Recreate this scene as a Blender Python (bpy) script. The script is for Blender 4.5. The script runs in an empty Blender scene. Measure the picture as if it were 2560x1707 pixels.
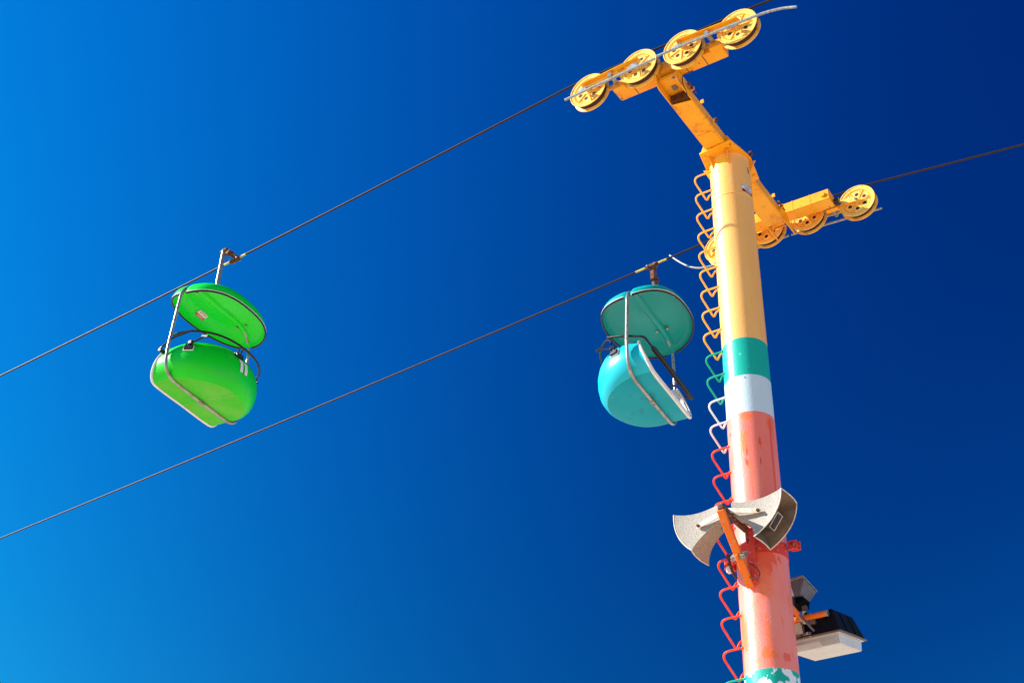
import bpy, bmesh, math, random
from mathutils import Vector, Matrix

random.seed(7)
S = bpy.context.scene
COL = S.collection
V = Vector
PI = math.pi

# ------------------------------------------------------------------ camera
cam_d = bpy.data.cameras.new('camera')
cam_d.sensor_width = 36.0
cam_d.lens = 3300 / 2560 * 36.0
cam_d.clip_start = 0.1
cam_d.clip_end = 6000
cam = bpy.data.objects.new('camera', cam_d)
COL.objects.link(cam)
yaw, pitch, roll = 0.6155, 0.6054, 0.0385
fwd = V((-math.sin(yaw) * math.cos(pitch), math.cos(yaw) * math.cos(pitch), math.sin(pitch)))
rgt = V((math.cos(yaw), math.sin(yaw), 0))
upv = rgt.cross(fwd)
r2 = rgt * math.cos(roll) + upv * math.sin(roll)
u2 = -rgt * math.sin(roll) + upv * math.cos(roll)
cam.matrix_world = Matrix(((r2.x, u2.x, -fwd.x, 4.9998), (r2.y, u2.y, -fwd.y, -11.6903), (r2.z, u2.z, -fwd.z, 0.0), (0, 0, 0, 1)))
S.camera = cam

# ------------------------------------------------------------------ sun, sky, exposure
SUN_EL = math.radians(32)
SUN_AZ = math.radians(236.5)          # clockwise from +Y
sdir = V((math.sin(SUN_AZ) * math.cos(SUN_EL), math.cos(SUN_AZ) * math.cos(SUN_EL), math.sin(SUN_EL)))
sun_d = bpy.data.lights.new('sun', 'SUN')
sun_d.energy = 5.0
sun_d.angle = math.radians(0.53)
sun_d.color = (1.0, 0.955, 0.88)
sun = bpy.data.objects.new('sun', sun_d)
COL.objects.link(sun)
sun.rotation_euler = sdir.to_track_quat('Z', 'Y').to_euler()

world = bpy.data.worlds.new('World')
S.world = world
world.use_nodes = True
wt = world.node_tree
bg = wt.nodes['Background']
bg.inputs['Strength'].default_value = 0.068
sky = wt.nodes.new('ShaderNodeTexSky')
sky.sky_type = 'NISHITA'
sky.sun_disc = False
sky.sun_elevation = SUN_EL
sky.sun_rotation = SUN_AZ
sky.altitude = 0
sky.air_density = 1.0
sky.dust_density = 0.0
sky.ozone_density = 3.0
# a clear sky seen through a polariser: darkest at right angles to the sun (Rayleigh polarisation)
tc = wt.nodes.new('ShaderNodeTexCoord')
dot = wt.nodes.new('ShaderNodeVectorMath'); dot.operation = 'DOT_PRODUCT'
nrm = wt.nodes.new('ShaderNodeVectorMath'); nrm.operation = 'NORMALIZE'
wt.links.new(tc.outputs['Generated'], nrm.inputs[0])
wt.links.new(nrm.outputs[0], dot.inputs[0])
dot.inputs[1].default_value = sdir
def wmath(op, a, b=None):
    n = wt.nodes.new('ShaderNodeMath'); n.operation = op
    for i, x in enumerate((a, b)):
        if x is None: continue
        if isinstance(x, (int, float)): n.inputs[i].default_value = x
        else: wt.links.new(x, n.inputs[i])
    return n.outputs[0]
c2 = wmath('MULTIPLY', dot.outputs['Value'], dot.outputs['Value'])
pol = wmath('DIVIDE', wmath('SUBTRACT', 1.0, c2), wmath('ADD', 1.0, c2))
fac = wmath('SUBTRACT', 1.0, wmath('MULTIPLY', pol, 0.78))
hs = wt.nodes.new('ShaderNodeHueSaturation')
hs.inputs['Hue'].default_value = 0.5
hs.inputs['Saturation'].default_value = 1.35
hs.inputs['Value'].default_value = 1.0
wt.links.new(sky.outputs[0], hs.inputs['Color'])
mul = wt.nodes.new('ShaderNodeVectorMath'); mul.operation = 'SCALE'
wt.links.new(hs.outputs[0], mul.inputs[0])
wt.links.new(fac, mul.inputs['Scale'])
# one tone curve for the whole sky: the deep, contrasty blue of the photograph's processing
sep = wt.nodes.new('ShaderNodeSeparateColor'); cmb = wt.nodes.new('ShaderNodeCombineColor')
wt.links.new(mul.outputs[0], sep.inputs[0])
K = 0.1366
def curve(o, a, p): return wmath('MULTIPLY', wmath('POWER', wmath('MULTIPLY', wmath('MAXIMUM', o, 0.0), K), p), a / K)
cb = curve(sep.outputs[2], 1.96, 0.89)
cg = wmath('MINIMUM', curve(sep.outputs[1], 4.55, 1.42), wmath('MULTIPLY', cb, 0.60))
cr = wmath('MINIMUM', curve(sep.outputs[0], 6.0, 2.0), wmath('MULTIPLY', cg, 0.80))
wt.links.new(cr, cmb.inputs[0]); wt.links.new(cg, cmb.inputs[1]); wt.links.new(cb, cmb.inputs[2])
wt.links.new(cmb.outputs[0], bg.inputs['Color'])

S.view_settings.view_transform = 'Standard'
S.view_settings.look = 'None'
S.view_settings.exposure = 1.0
S.view_settings.gamma = 1.0
S.view_settings.use_curve_mapping = False
S.render.engine = 'CYCLES'
S.cycles.max_bounces = 8
S.cycles.diffuse_bounces = 4

# ------------------------------------------------------------------ helpers
def wm(o):
    m = o.matrix_basis.copy()
    while o.parent is not None:
        o = o.parent; m = o.matrix_basis @ m
    return m
class MB:
    """collects shapes, links them as one mesh object"""
    def __init__(s):
        s.v = []; s.f = []
    def add(s, vs, fs):
        o = len(s.v)
        s.v += [V(p) for p in vs]
        s.f += [tuple(i + o for i in f) for f in fs]
        return s
    def box(s, c, size, M=None):
        hx, hy, hz = size[0] / 2, size[1] / 2, size[2] / 2
        vs = [V((x * hx, y * hy, z * hz)) for x in (-1, 1) for y in (-1, 1) for z in (-1, 1)]
        if M is not None: vs = [M @ p for p in vs]
        vs = [p + V(c) for p in vs]
        return s.add(vs, [(0, 1, 3, 2), (4, 6, 7, 5), (0, 4, 5, 1), (2, 3, 7, 6), (0, 2, 6, 4), (1, 5, 7, 3)])
    def hexa(s, b, t):
        """8 corners: 4 bottom (ccw), 4 top"""
        return s.add(list(b) + list(t), [(3, 2, 1, 0), (4, 5, 6, 7), (0, 1, 5, 4), (1, 2, 6, 5), (2, 3, 7, 6), (3, 0, 4, 7)])
    def prism(s, poly, vec):
        n = len(poly); vec = V(vec)
        a = [V(p) for p in poly]; b = [p + vec for p in a]
        fs = [tuple(reversed(range(n))), tuple(range(n, 2 * n))]
        fs += [(i, (i + 1) % n, n + (i + 1) % n, n + i) for i in range(n)]
        return s.add(a + b, fs)
    def tube(s, pts, r, n=10, closed=False, cap=True, rib=0.0, rib_n=0):
        pts = [V(p) for p in pts]
        m = len(pts)
        tang = []
        for i in range(m):
            if closed: t = pts[(i + 1) % m] - pts[i - 1]
            else: t = pts[min(i + 1, m - 1)] - pts[max(i - 1, 0)]
            tang.append(t.normalized())
        ref = V((0, 0, 1)) if abs(tang[0].z) < 0.9 else V((1, 0, 0))
        nv = (ref - tang[0] * ref.dot(tang[0])).normalized()
        vs = []
        for i in range(m):
            nv = (nv - tang[i] * nv.dot(tang[i])).normalized()
            bv = tang[i].cross(nv)
            rr = r[i] if isinstance(r, (list, tuple)) else r
            if rib and i % 2: rr *= (1 + rib)
            for k in range(n):
                a = 2 * PI * k / n
                vs.append(pts[i] + (nv * math.cos(a) + bv * math.sin(a)) * rr)
        fs = []
        for i in range(m if closed else m - 1):
            j = (i + 1) % m
            for k in range(n):
                k2 = (k + 1) % n
                fs.append((i * n + k, i * n + k2, j * n + k2, j * n + k))
        if cap and not closed:
            fs.append(tuple(reversed(range(n)))); fs.append(tuple(range((m - 1) * n, m * n)))
        return s.add(vs, fs)
    def cyl(s, a, b, r, n=16, r2=None):
        return s.tube([a, b], [r, r if r2 is None else r2], n)
    def lathe(s, prof, c=(0, 0, 0), axis='Z', n=48, closed=False):
        """prof: list of (radius, height)"""
        vs = []; c = V(c)
        for r, h in prof:
            for k in range(n):
                a = 2 * PI * k / n
                x, y = r * math.cos(a), r * math.sin(a)
                p = V((x, y, h)) if axis == 'Z' else (V((y, h, x)) if axis == 'Y' else V((h, x, y)))
                vs.append(c + p)
        fs = []
        m = len(prof)
        for i in range(m if closed else m - 1):
            j = (i + 1) % m
            for k in range(n):
                k2 = (k + 1) % n
                fs.append((i * n + k, i * n + k2, j * n + k2, j * n + k))
        if not closed:
            if prof[0][0] > 1e-4: fs.append(tuple(reversed(range(n))))
            if prof[-1][0] > 1e-4: fs.append(tuple(range((m - 1) * n, m * n)))
        return s.add(vs, fs)
    def grid(s, fn, nu, nv, closeu=False, closev=False):
        vs = [fn(i / (nu if closeu else nu - 1), j / (nv if closev else nv - 1)) for i in range(nu) for j in range(nv)]
        fs = []
        for i in range(nu if closeu else nu - 1):
            for j in range(nv if closev else nv - 1):
                a, b = (i + 1) % nu, (j + 1) % nv
                fs.append((i * nv + j, a * nv + j, a * nv + b, i * nv + b))
        return s.add(vs, fs)
    def xf(s, M):
        s.v = [M @ p for p in s.v]; return s
    def build(s, name, mat, parent=None, smooth=35, bevel=0.0, seg=1, solid=0.0, label=None, local=False, recalc=True):
        me = bpy.data.meshes.new(name)
        vs = s.v
        if parent is not None and not local:
            inv = wm(parent).inverted()
            vs = [inv @ p for p in vs]
        me.from_pydata([tuple(p) for p in vs], [], s.f)
        bm = bmesh.new(); bm.from_mesh(me)
        bmesh.ops.remove_doubles(bm, verts=bm.verts, dist=1e-5)
        if solid:
            bmesh.ops.recalc_face_normals(bm, faces=bm.faces)
            bmesh.ops.solidify(bm, geom=bm.faces, thickness=solid)
        if recalc: bmesh.ops.recalc_face_normals(bm, faces=bm.faces)
        if bevel:
            es = [e for e in bm.edges if len(e.link_faces) == 2 and e.calc_face_angle(0) > math.radians(32)]
            bmesh.ops.bevel(bm, geom=es, offset=bevel, segments=seg, affect='EDGES', clamp_overlap=True)
        bm.to_mesh(me); bm.free()
        if smooth:
            for p in me.polygons: p.use_smooth = True
            me.set_sharp_from_angle(angle=math.radians(smooth))
        if mat is not None: me.materials.append(mat)
        o = bpy.data.objects.new(name, me)
        COL.objects.link(o)
        if parent is not None: o.parent = parent
        if label: o['label'] = label
        return o

def thing(name, label, cat, loc=(0, 0, 0), M=None, group=None):
    o = bpy.data.objects.new(name, None)
    COL.objects.link(o)
    o.empty_display_size = 0.2
    o.matrix_world = Matrix.Translation(V(loc)) if M is None else M
    o['label'] = label; o['category'] = cat
    if group: o['group'] = group
    bpy.context.view_layer.update()
    return o

def fillet(pts, r, seg=6):
    """round the inner corners of a polyline"""
    pts = [V(p) for p in pts]
    rs = r if isinstance(r, (list, tuple)) else [r] * len(pts)
    out = [pts[0]]
    for i in range(1, len(pts) - 1):
        a, b, c = pts[i - 1], pts[i], pts[i + 1]
        d1 = (a - b); d2 = (c - b)
        t = min(rs[i], d1.length * .49, d2.length * .49)
        p0 = b + d1.normalized() * t; p2 = b + d2.normalized() * t
        for k in range(seg + 1):
            u = k / seg
            out.append(p0 * (1 - u) ** 2 + b * 2 * u * (1 - u) + p2 * u * u)
    out.append(pts[-1])
    return out

def resample(pts, step):
    pts = [V(p) for p in pts]
    d = [0]
    for a, b in zip(pts, pts[1:]): d.append(d[-1] + (b - a).length)
    n = max(2, int(d[-1] / step) + 1)
    out = []; j = 0
    for i in range(n):
        t = d[-1] * i / (n - 1)
        while j < len(d) - 2 and d[j + 1] < t: j += 1
        u = (t - d[j]) / max(1e-9, d[j + 1] - d[j])
        out.append(pts[j].lerp(pts[j + 1], u))
    return out

# ------------------------------------------------------------------ materials
def mat_paint(name, c1, c2=None, scale=3.0, rough=0.4, spot=None, stretch=(1, 1, 1), bump=0.15, bscale=60, metal=0.0,
              mixlo=0.42, mixhi=0.62, coat=0.0, spec=0.3, detail=6):
    m = bpy.data.materials.new(name); m.use_nodes = True
    nt = m.node_tree; N = nt.nodes; L = nt.links
    b = N['Principled BSDF']
    b.inputs['Roughness'].default_value = rough
    b.inputs['Metallic'].default_value = metal
    b.inputs['Specular IOR Level'].default_value = spec
    if coat:
        b.inputs['Coat Weight'].default_value = coat
        b.inputs['Coat Roughness'].default_value = 0.22
    t = N.new('ShaderNodeTexCoord'); mp = N.new('ShaderNodeMapping')
    mp.inputs['Scale'].default_value = stretch
    L.new(t.outputs['Object'], mp.inputs[0])
    col = None
    if c2 is None: c2 = tuple(x * 0.85 for x in c1)
    n1 = N.new('ShaderNodeTexNoise'); n1.inputs['Scale'].default_value = scale; n1.inputs['Detail'].default_value = detail
    n1.inputs['Roughness'].default_value = 0.6
    L.new(mp.outputs[0], n1.inputs[0])
    mr = N.new('ShaderNodeMapRange'); mr.inputs[1].default_value = mixlo; mr.inputs[2].default_value = mixhi
    L.new(n1.outputs[0], mr.inputs[0])
    mx = N.new('ShaderNodeMix'); mx.data_type = 'RGBA'
    mx.inputs[6].default_value = (*c1, 1); mx.inputs[7].default_value = (*c2, 1)
    L.new(mr.outputs[0], mx.inputs[0])
    col = mx.outputs[2]
    if spot:
        for (sc, th, sp, wd) in spot:
            n2 = N.new('ShaderNodeTexNoise'); n2.inputs['Scale'].default_value = sp; n2.inputs['Detail'].default_value = 5
            L.new(mp.outputs[0], n2.inputs[0])
            m2 = N.new('ShaderNodeMapRange'); m2.inputs[1].default_value = th; m2.inputs[2].default_value = th + wd
            L.new(n2.outputs[0], m2.inputs[0])
            x2 = N.new('ShaderNodeMix'); x2.data_type = 'RGBA'
            x2.inputs[7].default_value = (*sc, 1)
            L.new(col, x2.inputs[6]); L.new(m2.outputs[0], x2.inputs[0])
            col = x2.outputs[2]
    L.new(col, b.inputs['Base Color'])
    # roughness variation
    rr = N.new('ShaderNodeMapRange'); rr.inputs[3].default_value = max(0.03, rough - 0.07); rr.inputs[4].default_value = rough + 0.1
    L.new(n1.outputs[0], rr.inputs[0]); L.new(rr.outputs[0], b.inputs['Roughness'])
    if bump:
        n3 = N.new('ShaderNodeTexNoise'); n3.inputs['Scale'].default_value = bscale; n3.inputs['Detail'].default_value = 4
        L.new(t.outputs['Object'], n3.inputs[0])
        bp = N.new('ShaderNodeBump'); bp.inputs['Strength'].default_value = bump; bp.inputs['Distance'].default_value = 0.01
        L.new(n3.outputs[0], bp.inputs['Height']); L.new(bp.outputs[0], b.inputs['Normal'])
    return m

YEL = (0.90, 0.385, 0.012)
M_yel = mat_paint('yellow_paint', YEL, (0.86, 0.32, 0.004), 2.5, 0.38, spot=[((0.66, 0.24, 0.01), 0.60, 5, 0.08), ((0.40, 0.14, 0.02), 0.66, 14, 0.05), ((0.14, 0.05, 0.02), 0.71, 22, 0.03)], bump=0.12)
M_yelwheel = mat_paint('wheel_yellow_paint', (0.92, 0.56, 0.125), (0.90, 0.48, 0.06), 5, 0.36, spot=[((0.55, 0.24, 0.03), 0.60, 9, 0.08), ((0.16, 0.06, 0.02), 0.68, 18, 0.05)], bump=0.06)
M_cream = mat_paint('pole_yellow_paint', (0.88, 0.47, 0.14), (0.86, 0.42, 0.10), 1.3, 0.40, spot=[((0.72, 0.42, 0.03), 0.68, 9, 0.03)], stretch=(2.5, 2.5, 0.6), bump=0.25, bscale=45)
M_green = mat_paint('pole_green_paint', (0.012, 0.42, 0.31), (0.01, 0.38, 0.29), 2, 0.35, spot=[((0.30, 0.62, 0.55), 0.72, 11, 0.02)], bump=0.2, bscale=45)
M_white = mat_paint('pole_white_paint', (0.56, 0.67, 0.70), (0.53, 0.65, 0.69), 2, 0.40, spot=[((0.45, 0.45, 0.42), 0.76, 25, 0.02)], bump=0.2, bscale=45)
M_coral = mat_paint('pole_coral_paint', (0.88, 0.185, 0.125), (0.88, 0.25, 0.185), 1.4, 0.42,
                    spot=[((0.88, 0.155, 0.035), 0.585, 3.4, 0.05), ((0.80, 0.075, 0.02), 0.665, 5.5, 0.03), ((0.88, 0.24, 0.06), 0.66, 9.0, 0.04), ((0.35, 0.06, 0.03), 0.735, 16, 0.02)],
                    stretch=(2.2, 2.2, 0.6), bump=0.25, bscale=45, spec=0.5, detail=9)
M_peel = mat_paint('pole_peeling_green_paint', (0.012, 0.42, 0.31), (0.01, 0.38, 0.29), 2, 0.4, spot=[((0.78, 0.80, 0.80), 0.53, 3.4, 0.006)], bump=0.25, bscale=45)
M_rung_red = mat_paint('rung_red_paint', (0.80, 0.045, 0.012), (0.75, 0.09, 0.03), 20, 0.35, bump=0.0)
M_rung_white = mat_paint('rung_white_paint', (0.76, 0.74, 0.68), (0.72, 0.66, 0.58), 20, 0.35, bump=0.0)
M_rung_green = mat_paint('rung_green_paint', (0.01, 0.40, 0.20), (0.01, 0.34, 0.18), 20, 0.35, bump=0.0)
M_rung_yel = mat_paint('rung_yellow_paint', (0.85, 0.42, 0.02), (0.84, 0.46, 0.06), 20, 0.35, bump=0.0)
M_red = mat_paint('clamp_red_paint', (0.72, 0.05, 0.025), (0.62, 0.05, 0.03), 14, 0.42, spot=[((0.78, 0.25, 0.18), 0.60, 30, 0.06), ((0.25, 0.05, 0.03), 0.68, 18, 0.04)], bump=0.3, bscale=60)
M_orange = mat_paint('brace_orange_paint', (0.85, 0.175, 0.006), (0.80, 0.15, 0.006), 8, 0.42, spot=[((0.36, 0.34, 0.32), 0.63, 17, 0.015), ((0.30, 0.10, 0.03), 0.72, 28, 0.02)], bump=0.15)
M_steel = mat_paint('galvanised_tube', (0.40, 0.385, 0.36), (0.27, 0.23, 0.19), 9, 0.28, spot=[((0.32, 0.20, 0.11), 0.66, 16, 0.08)], metal=0.55, bump=0.1)
M_rail = mat_paint('galvanised_rail', (0.34, 0.36, 0.36), (0.24, 0.22, 0.20), 30, 0.38, metal=0.45, bump=0.25, bscale=90)
M_rust = mat_paint('rusty_steel', (0.16, 0.05, 0.022), (0.08, 0.025, 0.015), 24, 0.75, spot=[((0.30, 0.25, 0.22), 0.62, 30, 0.05)], bump=0.4)
M_dark = mat_paint('dark_rusty_hole', (0.05, 0.018, 0.008), (0.12, 0.04, 0.015), 20, 0.8)
M_core = mat_paint('stained_orange_paint', (0.42, 0.13, 0.012), (0.26, 0.07, 0.012), 16, 0.6)
M_rubber = mat_paint('sheave_rubber', (0.045, 0.012, 0.010), (0.06, 0.016, 0.012), 12, 0.6)
M_rope = mat_paint('steel_rope', (0.020, 0.011, 0.009), (0.012, 0.006, 0.005), 40, 0.5, bump=0.0, spec=0.2)
M_tape = mat_paint('yellow_rope_wrap', (0.75, 0.58, 0.04), (0.35, 0.25, 0.03), 60, 0.5, bump=0.0)
M_black = mat_paint('black_steel', (0.012, 0.011, 0.014), (0.02, 0.018, 0.02), 20, 0.3, bump=0.0)
M_pad = mat_paint('black_pad', (0.014, 0.012, 0.016), (0.02, 0.018, 0.022), 30, 0.45, bump=0.2, bscale=120)
M_trim = mat_paint('white_trim', (0.80, 0.78, 0.74), (0.70, 0.66, 0.60), 10, 0.4, spot=[((0.35, 0.22, 0.12), 0.70, 26, 0.03)])
M_liner = mat_paint('white_gelcoat', (0.80, 0.82, 0.84), None, 4, 0.3)
M_edge = mat_paint('black_edge_trim', (0.012, 0.012, 0.012), (0.02, 0.02, 0.02), 10, 0.35, bump=0.0)
def mat_shell(name, c1, c2, dirt):
    return mat_paint(name, c1, c2, 1.6, 0.34, spot=[(dirt, 0.60, 3.2, 0.14), ((dirt[0] * .9, dirt[1] * .7, dirt[2] * .5), 0.74, 9, 0.03)], coat=0.12, bump=0.05, bscale=9, spec=0.25)
M_gshell = mat_shell('green_gelcoat', (0.003, 0.66, 0.010), (0.006, 0.58, 0.02), (0.09, 0.58, 0.04))
M_gcan = mat_shell('green_canopy_gelcoat', (0.002, 0.72, 0.012), (0.003, 0.70, 0.045), (0.003, 0.62, 0.01))
M_tshell = mat_shell('turquoise_gelcoat', (0.006, 0.46, 0.56), (0.006, 0.43, 0.52), (0.02, 0.40, 0.46))
M_tcan = mat_shell('teal_canopy_gelcoat', (0.002, 0.36, 0.32), (0.002, 0.33, 0.31), (0.003, 0.38, 0.34))
M_gseam = mat_paint('green_seam', (0.16, 0.62, 0.10), None, 5, 0.4, bump=0)
M_tseam = mat_paint('turquoise_seam', (0.02, 0.42, 0.50), None, 5, 0.4, bump=0)
M_horn = mat_paint('speckled_horn_paint', (0.36, 0.32, 0.265), (0.26, 0.215, 0.165), 60, 0.5, spot=[((0.30, 0.13, 0.05), 0.68, 7, 0.06)], mixlo=0.42, mixhi=0.66, bump=0.35, bscale=110)
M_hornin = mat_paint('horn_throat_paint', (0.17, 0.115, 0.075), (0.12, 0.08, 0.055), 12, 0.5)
M_strap = mat_paint('weathered_strap', (0.72, 0.66, 0.55), (0.60, 0.45, 0.30), 14, 0.45, spot=[((0.60, 0.20, 0.05), 0.66, 22, 0.04)])
M_fixture = mat_paint('grey_fixture', (0.15, 0.14, 0.155), (0.11, 0.10, 0.12), 10, 0.4)
M_fixblk = mat_paint('black_fixture', (0.004, 0.004, 0.007), (0.007, 0.006, 0.010), 8, 0.6, bump=0.1, spec=0.1)
M_lens = mat_paint('white_lens', (0.66, 0.64, 0.60), (0.62, 0.58, 0.54), 5, 0.35)
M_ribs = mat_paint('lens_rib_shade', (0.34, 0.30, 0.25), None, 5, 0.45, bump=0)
M_gfloor = mat_paint('green_worn_floor', (0.045, 0.54, 0.014), (0.12, 0.53, 0.05), 2.2, 0.5, spot=[((0.30, 0.30, 0.03), 0.66, 6, 0.06), ((0.02, 0.42, 0.012), 0.62, 4.2, 0.06)], bump=0.15, bscale=14, detail=9, spec=0.12)
M_tfloor = mat_paint('turquoise_worn_floor', (0.002, 0.31, 0.40), (0.004, 0.34, 0.43), 2.2, 0.4, spot=[((0.16, 0.26, 0.20), 0.69, 7, 0.04), ((0.01, 0.26, 0.33), 0.58, 3.6, 0.05)], bump=0.12, bscale=14, detail=9, spec=0.12)
M_red_ink = mat_paint('red_print', (0.62, 0.012, 0.012), None, 5, 0.45, bump=0)
M_maroon = mat_paint('maroon_print', (0.30, 0.006, 0.02), None, 5, 0.45, bump=0)
M_label = mat_paint('white_label', (0.80, 0.80, 0.78), None, 5, 0.45, bump=0)
M_ink = mat_paint('black_print', (0.012, 0.012, 0.014), None, 5, 0.45, bump=0)
M_greyink = mat_paint('blue_grey_print', (0.16, 0.20, 0.30), None, 5, 0.45, bump=0)
M_ground = mat_paint('pale_sand', (0.70, 0.54, 0.38), (0.60, 0.46, 0.33), 0.25, 0.85, bump=0.3, bscale=8)

# ------------------------------------------------------------------ ground
gz = -1.6
g = MB().grid(lambda u, v: V(((u - .5) * 4000, (v - .5) * 4000, gz)), 41, 41).build('ground', M_ground, smooth=0)
g['kind'] = 'structure'; g['label'] = 'pale dry sand under the ride'; g['category'] = 'ground'

# ------------------------------------------------------------------ support tower
tower = thing('support_tower', 'tall round ride pole in yellow, green, white and coral bands with a yellow cross arm', 'tower', (0, 0, gz))
def poleR(z): return 0.25 + 0.002569 * (11.79 - z)
def section(z0, z1, mat, label):
    zs = [z0 + (z1 - z0) * i / 6 for i in range(7)]
    mb = MB()
    n = 96
    vs = [V((poleR(z) * math.cos(2 * PI * k / n), poleR(z) * math.sin(2 * PI * k / n), z)) for z in zs for k in range(n)]
    fs = [(i * n + k, i * n + (k + 1) % n, (i + 1) * n + (k + 1) % n, (i + 1) * n + k) for i in range(6) for k in range(n)]
    mb.add(vs, fs)
    return mb.build('pole_section', mat, tower, label=label, recalc=False)
def wear_and_shade(m, spots):
    """worn patches and painted shade tones with ragged outlines at known places on the pole (angle, height, half sizes)"""
    nt = m.node_tree; N = nt.nodes; L = nt.links
    b = N['Principled BSDF']
    def mt(op, a, c=None, d=None):
        n = N.new('ShaderNodeMath'); n.operation = op
        for i, x in enumerate((a, c, d)):
            if x is None: continue
            if isinstance(x, (int, float)): n.inputs[i].default_value = x
            else: L.new(x, n.inputs[i])
        return n.outputs[0]
    t = N.new('ShaderNodeTexCoord'); sx = N.new('ShaderNodeSeparateXYZ'); L.new(t.outputs['Object'], sx.inputs[0])
    ang = mt('ARCTAN2', sx.outputs[1], sx.outputs[0])
    n1 = N.new('ShaderNodeTexNoise'); n1.inputs['Scale'].default_value = 14; n1.inputs['Detail'].default_value = 7; n1.inputs['Roughness'].default_value = 0.7
    L.new(t.outputs['Object'], n1.inputs[0])
    n2 = N.new('ShaderNodeTexNoise'); n2.inputs['Scale'].default_value = 38; n2.inputs['Detail'].default_value = 5
    L.new(t.outputs['Object'], n2.inputs[0])
    col = b.inputs['Base Color'].links[0].from_socket
    for (a, z, hw, hh, c, amt, rag) in spots:
        u = mt('DIVIDE', mt('MULTIPLY', mt('SUBTRACT', ang, math.radians(a)), 0.262), hw)
        v = mt('DIVIDE', mt('SUBTRACT', sx.outputs[2], z - gz), hh)
        d = mt('SQRT', mt('ADD', mt('MULTIPLY', u, u), mt('MULTIPLY', v, v)))
        d = mt('ADD', d, mt('MULTIPLY', mt('SUBTRACT', n1.outputs[0], 0.5), rag))
        d = mt('ADD', d, mt('MULTIPLY', mt('SUBTRACT', n2.outputs[0], 0.5), rag * .7))
        mr = N.new('ShaderNodeMapRange'); mr.inputs[1].default_value = 1.0; mr.inputs[2].default_value = 0.72; mr.inputs[4].default_value = amt
        L.new(d, mr.inputs[0])
        mx = N.new('ShaderNodeMix'); mx.data_type = 'RGBA'; mx.inputs[7].default_value = (*c, 1)
        L.new(col, mx.inputs[6]); L.new(mr.outputs[0], mx.inputs[0]); col = mx.outputs[2]
    L.new(col, b.inputs['Base Color'])
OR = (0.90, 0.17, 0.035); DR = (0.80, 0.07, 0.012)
wear_and_shade(M_coral, [(-17, 7.08, .022, .62, DR, .85, .9), (-14, 7.50, .05, .10, DR, .6, 1.2), (-88, 7.27, .055, .12, OR, .95, 2.6), (-76, 7.575, .07, .05, OR, .9, 2.2),
               (-50.6, 7.01, .006, .06, (.35, .03, .02), .8, .5), (-60, 5.98, .13, .30, DR, .75, 1.0), (-68, 5.62, .09, .20, OR, .6, 1.5), (-44, 6.15, .09, .10, DR, .6, 1.0),  # broad deep red near the brace is shade put into the colour
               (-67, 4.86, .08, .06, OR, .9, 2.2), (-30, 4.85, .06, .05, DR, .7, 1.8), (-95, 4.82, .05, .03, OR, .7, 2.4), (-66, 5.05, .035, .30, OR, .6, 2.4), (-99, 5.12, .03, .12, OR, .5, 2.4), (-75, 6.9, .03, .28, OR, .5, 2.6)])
wear_and_shade(M_cream, [(-69, 9.58, .03, .006, (.80, .42, .01), .9, .6), (-80, 10.97, .012, .02, (.75, .42, .01), .9, .8), (-76, 11.05, .012, .03, (.75, .42, .01), .7, .8), (-82, 9.2, .008, .010, (.75, .42, .01), .9, .5),
               (-38, 9.15, .012, .12, (.80, .44, .01), .7, 1.0), (14, 9.9, .05, 1.5, (.88, .40, .012), .85, .6), (-96, 11.33, .16, .05, (.88, .52, .01), .9, 1.0)])  # tall orange strip: tone of the shaded right edge put into the colour
section(8.61, 11.436, M_cream, 'long pale yellow top length of the pole')
section(8.11, 8.61, M_green, 'green band under the yellow')
section(7.632, 8.11, M_white, 'white band between green and coral')
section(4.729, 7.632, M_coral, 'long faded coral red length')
section(4.22, 4.729, M_peel, 'green band with peeling paint at the foot of the picture')
section(3.7, 4.22, M_white, 'lower white band')
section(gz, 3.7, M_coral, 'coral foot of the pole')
# weld seam, base plate
def ring(z, dr, h, name, mat, label=None):
    r = poleR(z)
    return MB().lathe([(r - .01, z - h / 2), (r + dr * .7, z - h / 2), (r + dr, z - h / 4), (r + dr, z + h / 4), (r + dr * .7, z + h / 2), (r - .01, z + h / 2)], n=96, closed=True).build(name, mat, tower, label=label)
ring(10.78, 0.004, 0.028, 'weld_seam', M_cream)
MB().box((0, 0, gz + .02), (0.9, 0.9, 0.04)).build('base_plate', M_red, tower, bevel=.005)
# cap plate with gussets
hexp = [(-.225, -.385), (.215, -.412), (.292, 0.0), (.208, .432), (-.225, .42), (-.305, .03)]
MB().prism([(x, y, 11.437) for x, y in hexp], (0, 0, .026)).build('cap_plate', M_yel, tower, bevel=.004)
for a in (-69, -117, -165, 15, 63, 111):
    a = math.radians(a); er = V((math.cos(a), math.sin(a), 0)); et = V((-math.sin(a), math.cos(a), 0))
    r0, r1 = .247, .335
    MB().prism([er * r0 + V((0, 0, 11.435)) - et * .006, er * r1 + V((0, 0, 11.435)) - et * .006, er * (r1 - .01) + V((0, 0, 11.42)) - et * .006, er * (r0 + .006) + V((0, 0, 11.255)) - et * .006, er * r0 + V((0, 0, 11.255)) - et * .006], et * .012).build('gusset', M_yel, tower, bevel=.002)
for x, y in ((.16, -.345), (-.19, -.31), (.19, .33), (-.18, .35)):
    MB().lathe([(.0, 11.418), (.02, 11.418), (.024, 11.425), (.024, 11.4365)], (x, y, 0), n=10).build('bolt_head', M_yel, tower)
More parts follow.
